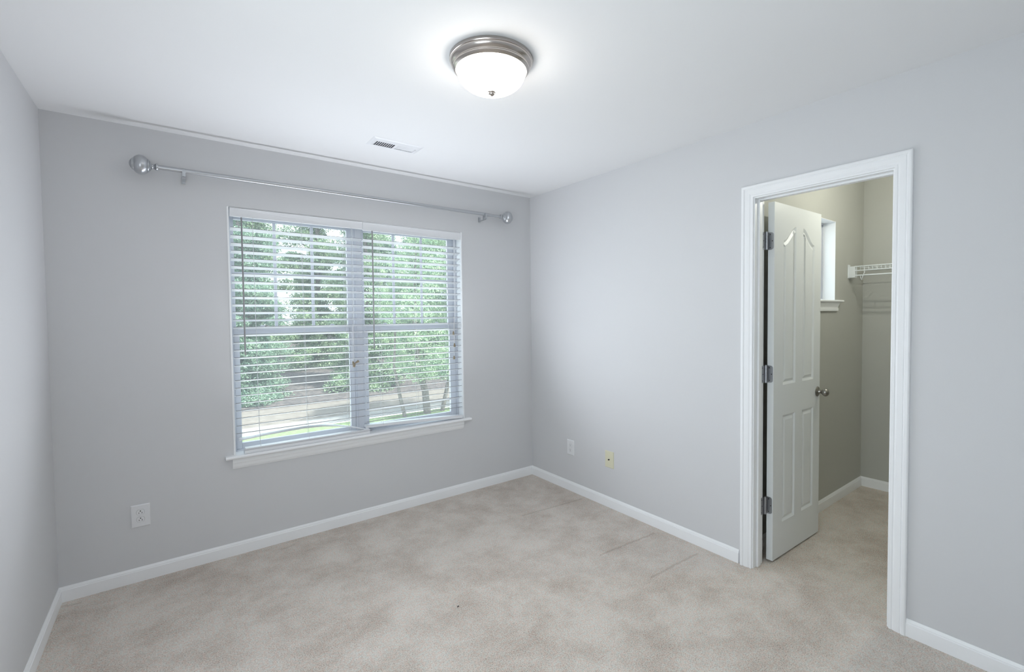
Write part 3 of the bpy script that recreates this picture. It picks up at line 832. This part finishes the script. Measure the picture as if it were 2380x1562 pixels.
# ------------------------------------------------------------------ closet wire shelf
SZ = 1.757
sx0, sx1 = 1.602, CLX - 0.004
sy0, sy1 = CLY - 0.012, CLN + 0.004
ws = empty('wire_shelf', ((sx0 + sx1) / 2, CLY, SZ))
tag(ws, 'white wire shelf with hanging rod on the closet end wall', 'shelf')
d = MB()
ny = int((sy0 - sy1) / 0.0262)
for k in range(ny + 1):
    y = sy0 - 0.04 - k * 0.0262
    if y < sy1: break
    d.tube([(sx1, y, SZ), (sx0 + 0.004, y, SZ), (sx0, y, SZ - 0.004), (sx0, y, SZ - 0.030)], 0.0019, 6)
for xx in (sx1 - 0.006, sx0 + 0.15, ):
    d.tube([(xx, sy0 - 0.03, SZ - 0.004), (xx, sy1, SZ - 0.004)], 0.0030, 8)
d.build('wire_deck', WIRE, ws, smooth=50)
fr_ = MB()
fr_.tube([(sx0 - 0.002, sy0 - 0.030, SZ + 0.0015), (sx0 - 0.002, sy1, SZ + 0.0015)], 0.0038, 8)
fr_.tube([(sx0 - 0.002, sy0 - 0.030, SZ - 0.030), (sx0 - 0.002, sy1, SZ - 0.030)], 0.0038, 8)
fr_.build('front_rail', WIRE, ws, smooth=50)
MB().tube([(sx0 + 0.004, sy0 - 0.030, SZ - 0.066), (sx0 + 0.004, sy1, SZ - 0.066)], 0.0052, 12).build('hanging_rod', WIRE, ws, smooth=50)
br_ = MB()
br_.box(sx0 - 0.006, sx0 + 0.040, CLY - 0.046, CLY, SZ - 0.082, SZ + 0.003)
br_.box(sx0 - 0.016, sx0 + 0.030, CLY - 0.004, CLY, SZ - 0.086, SZ + 0.018)
br_.build('end_bracket', WIRE, ws, bevel=0.002)
for yy in (CLY - 0.105, CLY - 0.75):
    h = MB()
    h.tube([(sx0 - 0.002, yy, SZ - 0.030), (sx0 + 0.002, yy, SZ - 0.045), (sx0 - 0.008, yy + 0.004, SZ - 0.062), (sx0 - 0.006, yy + 0.012, SZ - 0.085),
            (sx0 + 0.002, yy + 0.018, SZ - 0.102), (sx0 + 0.008, yy + 0.026, SZ - 0.088), (sx0 + 0.010, yy + 0.03, SZ - 0.070)], 0.0026, 8)
    h.build('rod_hook', WIRE, ws, smooth=60)

# closet lamp light (its fixture is above the doorway head, out of view)
cl = bpy.data.lights.new('closet_bulb', 'POINT'); cl.energy = CLOSET_WATTS; cl.shadow_soft_size = 0.014; cl.color = (1.0, 1.0, 0.88)
clo = bpy.data.objects.new('closet_bulb', cl); clo.location = (0.95, -2.62, 2.30); COL.objects.link(clo)

# daylight portals: they only guide the sampling of the sky through the real openings
def portal(name, loc, nrm, sx, sy):
    d = bpy.data.lights.new(name, 'AREA'); d.shape = 'RECTANGLE'; d.size = sx; d.size_y = sy
    d.cycles.is_portal = True
    o = bpy.data.objects.new(name, d); o.location = loc
    o.rotation_euler = Vector(nrm).to_track_quat('-Z', 'Z').to_euler()
    COL.objects.link(o)
portal('window_portal', ((WX0 + WX1) / 2, WT + 0.01, (WZ0 + WZ1) / 2), (0, -1, 0), WX1 - WX0, WZ1 - WZ0)
portal('closet_window_portal', ((CWX0 + CWX1) / 2, CLY + WT + 0.01, (CWZ0 + CWZ1) / 2), (0, -1, 0), CWX1 - CWX0, CWZ1 - CWZ0)

# ================================================================== OUTSIDE
GZ = -3.0
def ground_mat(name, c0, c1, scale, bump=0.3):
    m = mat(name, c0, 0.95, 0, 0.1); nt = m.node_tree; b = nt.nodes['Principled BSDF']
    tc = nt.nodes.new('ShaderNodeTexCoord'); n = nt.nodes.new('ShaderNodeTexNoise')
    n.inputs['Scale'].default_value = scale; n.inputs['Detail'].default_value = 6
    r = nt.nodes.new('ShaderNodeValToRGB')
    r.color_ramp.elements[0].position = 0.35; r.color_ramp.elements[0].color = (*c0, 1)
    r.color_ramp.elements[1].position = 0.65; r.color_ramp.elements[1].color = (*c1, 1)
    nt.links.new(tc.outputs['Object'], n.inputs['Vector']); nt.links.new(n.outputs['Fac'], r.inputs['Fac']); nt.links.new(r.outputs['Color'], b.inputs['Base Color'])
    bp = nt.nodes.new('ShaderNodeBump'); bp.inputs['Strength'].default_value = bump; bp.inputs['Distance'].default_value = 0.05
    nt.links.new(n.outputs['Fac'], bp.inputs['Height']); nt.links.new(bp.outputs['Normal'], b.inputs['Normal'])
    return m
LAWN = ground_mat('lawn_grass', (0.11, 0.16, 0.075), (0.17, 0.21, 0.12), 6)
BOUNCE_GROUND = ground_mat('pale_bounce_ground', (0.36, 0.36, 0.36), (0.42, 0.42, 0.42), 2, 0.05)
PAVE = ground_mat('sidewalk_concrete', (0.19, 0.187, 0.183), (0.22, 0.217, 0.213), 2, 0.05)
STRAW = ground_mat('dry_straw_ground', (0.125, 0.112, 0.10), (0.165, 0.148, 0.135), 3)
MULCH = ground_mat('dark_mulch', (0.05, 0.047, 0.05), (0.11, 0.095, 0.092), 5, 0.8)
def ground(name, y0, y1, m, label, cat, z0=0.0, z1=0.0):
    nx, ny = 40, 12; mb = MB(); vs = []; fs = []
    for j in range(ny + 1):
        for i in range(nx + 1):
            t = j / ny
            vs.append((-25 + 75 * i / nx, y0 + (y1 - y0) * t, GZ + z0 + (z1 - z0) * t))
    for j in range(ny):
        for i in range(nx):
            a = j * (nx + 1) + i; fs.append((a, a + 1, a + nx + 2, a + nx + 1))
    mb.add(vs, fs)
    return struct(mb.build(name, m), label, cat)
ground('bounce_ground', WT + 0.02, 13.0, BOUNCE_GROUND, 'unseen pale ground added below the window to bounce light up', 'bounce_ground')  # unseen reflector added to throw sunlight up into the blinds
ground('lawn', 13.0, 16.85, LAWN, 'green lawn below the window', 'lawn')
ground('sidewalk', 16.85, 18.1, PAVE, 'pale concrete sidewalk beyond the lawn', 'sidewalk', 0.03, 0.03)
ground('verge', 18.1, 22.1, STRAW, 'sunlit tan strip between sidewalk and mulch bank', 'ground', 0.0, 0.0)
ground('mulch_bank', 22.1, 60, MULCH, 'shaded dark mulch bank under the trees', 'ground', 0.0, 3.5)

def leaf_mat(name, dark, light, trans=0.35):
    m = bpy.data.materials.new(name); m.use_nodes = True
    nt = m.node_tree; b = nt.nodes['Principled BSDF']; out = nt.nodes['Material Output']
    tc = nt.nodes.new('ShaderNodeTexCoord')
    n = nt.nodes.new('ShaderNodeTexNoise'); n.inputs['Scale'].default_value = 2.2; n.inputs['Detail'].default_value = 6; n.inputs['Roughness'].default_value = 0.7
    r = nt.nodes.new('ShaderNodeValToRGB')
    r.color_ramp.elements[0].position = 0.38; r.color_ramp.elements[0].color = (*dark, 1)
    r.color_ramp.elements[1].position = 0.62; r.color_ramp.elements[1].color = (*light, 1)
    nt.links.new(tc.outputs['Object'], n.inputs['Vector']); nt.links.new(n.outputs['Fac'], r.inputs['Fac'])
    nt.links.new(r.outputs['Color'], b.inputs['Base Color'])
    b.inputs['Roughness'].default_value = 0.5
    t = nt.nodes.new('ShaderNodeBsdfTranslucent'); nt.links.new(r.outputs['Color'], t.inputs['Color'])
    mx = nt.nodes.new('ShaderNodeMixShader'); mx.inputs[0].default_value = trans
    nt.links.new(b.outputs[0], mx.inputs[1]); nt.links.new(t.outputs[0], mx.inputs[2]); nt.links.new(mx.outputs[0], out.inputs['Surface'])
    return m
LEAF_A = leaf_mat('leaf_green', (0.08, 0.165, 0.105), (0.42, 0.53, 0.33))
LEAF_B = leaf_mat('leaf_blue_green', (0.065, 0.145, 0.11), (0.34, 0.46, 0.33))
LEAF_C = leaf_mat('leaf_bright', (0.10, 0.195, 0.125), (0.45, 0.56, 0.35))
BARK = ground_mat('tree_bark', (0.09, 0.08, 0.07), (0.17, 0.155, 0.14), 14)

def leaves_mesh(name, clumps, per, size, m):
    C = []
    for (c, r, n) in clumps:
        k = int(per * n)
        d = rng.normal(size=(k, 3)); d /= np.linalg.norm(d, axis=1)[:, None]
        rad = rng.random(k) ** 0.38
        C.append(np.array(c) + d * rad[:, None] * np.array(r))
    C = np.concatenate(C); N = len(C)
    a = rng.normal(size=(N, 3)); a /= np.linalg.norm(a, axis=1)[:, None]
    b = rng.normal(size=(N, 3)); b -= a * (a * b).sum(1)[:, None]; b /= np.linalg.norm(b, axis=1)[:, None]
    sz = size * (0.6 + 0.8 * rng.random(N))[:, None]
    V = np.empty((N, 4, 3))
    V[:, 0] = C - a * sz; V[:, 1] = C + b * sz * 0.45 - a * sz * 0.1; V[:, 2] = C + a * sz; V[:, 3] = C - b * sz * 0.45 - a * sz * 0.1
    me = bpy.data.meshes.new(name)
    me.vertices.add(N * 4); me.vertices.foreach_set('co', V.reshape(-1).astype(np.float32))
    me.loops.add(N * 4); me.loops.foreach_set('vertex_index', np.arange(N * 4, dtype=np.int32))
    me.polygons.add(N); me.polygons.foreach_set('loop_start', np.arange(0, N * 4, 4, dtype=np.int32))
    me.materials.append(m)
    me.update(calc_edges=True); me.validate()
    return me

def tree_proto(h, spread, base, mat_, per, size, nclump, flat):
    clumps = []
    for k in range(nclump):
        t = random.random() ** 1.25
        z = base + (h - base) * t
        wr = spread * (1.0 - 0.38 * t) * (0.55 + 0.45 * random.random())
        a = random.uniform(0, 2 * math.pi); rr = wr * math.sqrt(random.random())
        s = spread * random.uniform(0.22, 0.42)
        clumps.append(((rr * math.cos(a), rr * math.sin(a), z), (s, s, s * flat), 1.0))
    me = leaves_mesh('foliage', clumps, per, size, mat_)
    mb = MB()
    mb.tube([(0, 0, -0.3), (0.05, 0.02, h * 0.25), (-0.04, 0.05, h * 0.55), (0.02, 0, h * 0.92)], [0.20, 0.16, 0.10, 0.03], 10)
    for (c, r, n) in clumps[::3]:
        zb = max(0.4, c[2] - 0.35 * math.hypot(c[0], c[1]) - 0.3)
        mb.tube([(0, 0, zb), (c[0] * 0.5, c[1] * 0.5, (zb + c[2]) / 2 + 0.1), c], [0.06, 0.04, 0.012], 6)
    return me, mb
PROTOS = [tree_proto(14.5, 2.45, -0.2, LEAF_A, 1100, 0.060, 165, 0.6),
          tree_proto(15.0, 2.45, -0.2, LEAF_B, 1100, 0.056, 170, 0.5),
          tree_proto(14.5, 2.45, 0.2, LEAF_C, 1100, 0.062, 165, 0.7)]
TRUNKS = {}
def plant(kind, x, y, z, rz, s, label, name='leafy_tree', cat='tree'):
    r = empty(name, (x, y, z)); r.rotation_euler = (0, 0, rz); r.scale = (s, s, s)
    fo = bpy.data.objects.new('foliage', PROTOS[kind][0]); COL.objects.link(fo); fo.parent = r
    if kind not in TRUNKS:
        t = PROTOS[kind][1].build('trunk', BARK, None, smooth=60); TRUNKS[kind] = t.data
    else:
        t = bpy.data.objects.new('trunk', TRUNKS[kind]); COL.objects.link(t)
    t.parent = r
    return tag(r, label, cat, 'trees outside the window')
plant(1, 0.4, 25.4, -2.9, 0.4, 1.0, 'front row tree with dark boughs at the left of the left window')
plant(0, 6.9, 25.2, -2.9, 1.9, 1.0, 'front row tree at the right of the left window beside the mullion')
plant(2, 13.4, 25.6, -2.9, 3.0, 1.0, 'front row tree behind the near multi-stemmed tree')
plant(1, 19.9, 25.8, -2.9, 5.1, 1.0, 'tree at the far right end of the front row')
plant(2, -4.4, 33.0, -2.2, 0.9, 1.15, 'back row tree beyond the left end of the window')
plant(0, 6.0, 33.0, -2.2, 2.2, 1.15, 'back row tree seen in the gap in the middle of the left window')
plant(1, 14.4, 33.0, -2.2, 2.7, 1.15, 'back row tree seen behind the right window')
plant(2, 22.9, 33.0, -2.2, 1.2, 1.15, 'tree at the far right end of the back row')
plant(0, 2.6, 45.0, -1.6, 1.0, 1.75, 'tallest far tree at the left behind both rows')
plant(1, 14.2, 45.0, -1.6, 3.3, 1.75, 'tallest far tree behind the window mullion')
plant(2, 26.4, 45.0, -1.6, 4.2, 1.75, 'tallest far tree behind the right window')

# the near multi-stemmed tree in the right window
nr = empty('multi_stem_tree', (6.35, 16.25, GZ))
tag(nr, 'near multi-stemmed tree with pale trunks filling the right window', 'tree', 'trees outside the window')
cl_ = []
for k in range(150):
    t = random.random()
    z = 1.7 + 6.8 * t
    wr = 1.5 + 1.5 * math.sin(math.pi * min(1, 0.15 + t * 0.95))
    a = random.uniform(0, 2 * math.pi); rr = wr * math.sqrt(random.random())
    s = random.uniform(0.40, 0.80)
    cl_.append(((1.05 + rr * 1.15 * math.cos(a), rr * 0.8 * math.sin(a), z), (s, s, s * 0.7), s))
fo = bpy.data.objects.new('foliage', leaves_mesh('foliage', cl_, 800, 0.042, LEAF_C)); COL.objects.link(fo); fo.parent = nr
mb = MB()
X0, Y0 = 6.35, 16.25
mb.tube([(X0 + 0.22, Y0, GZ - 0.2), (X0 + 0.12, Y0, GZ + 1.0), (X0 - 0.2, Y0, GZ + 2.2), (X0 - 0.35, Y0, GZ + 4.5), (X0 - 0.2, Y0, GZ + 7.5)], [0.17, 0.15, 0.12, 0.08, 0.03], 10)
mb.tube([(X0 - 0.85, Y0 - 0.1, GZ - 0.2), (X0 - 1.1, Y0 - 0.1, GZ + 0.9), (X0 - 1.3, Y0, GZ + 2.2), (X0 - 1.2, Y0, GZ + 4.5)], [0.09, 0.08, 0.06, 0.03], 8)
mb.tube([(X0 + 0.95, Y0 + 0.1, GZ - 0.2), (X0 + 1.25, Y0 + 0.1, GZ + 1.0), (X0 + 1.6, Y0, GZ + 2.6), (X0 + 1.7, Y0, GZ + 5)], [0.11, 0.09, 0.07, 0.03], 8)
mb.build('trunk', BARK, nr, smooth=60)
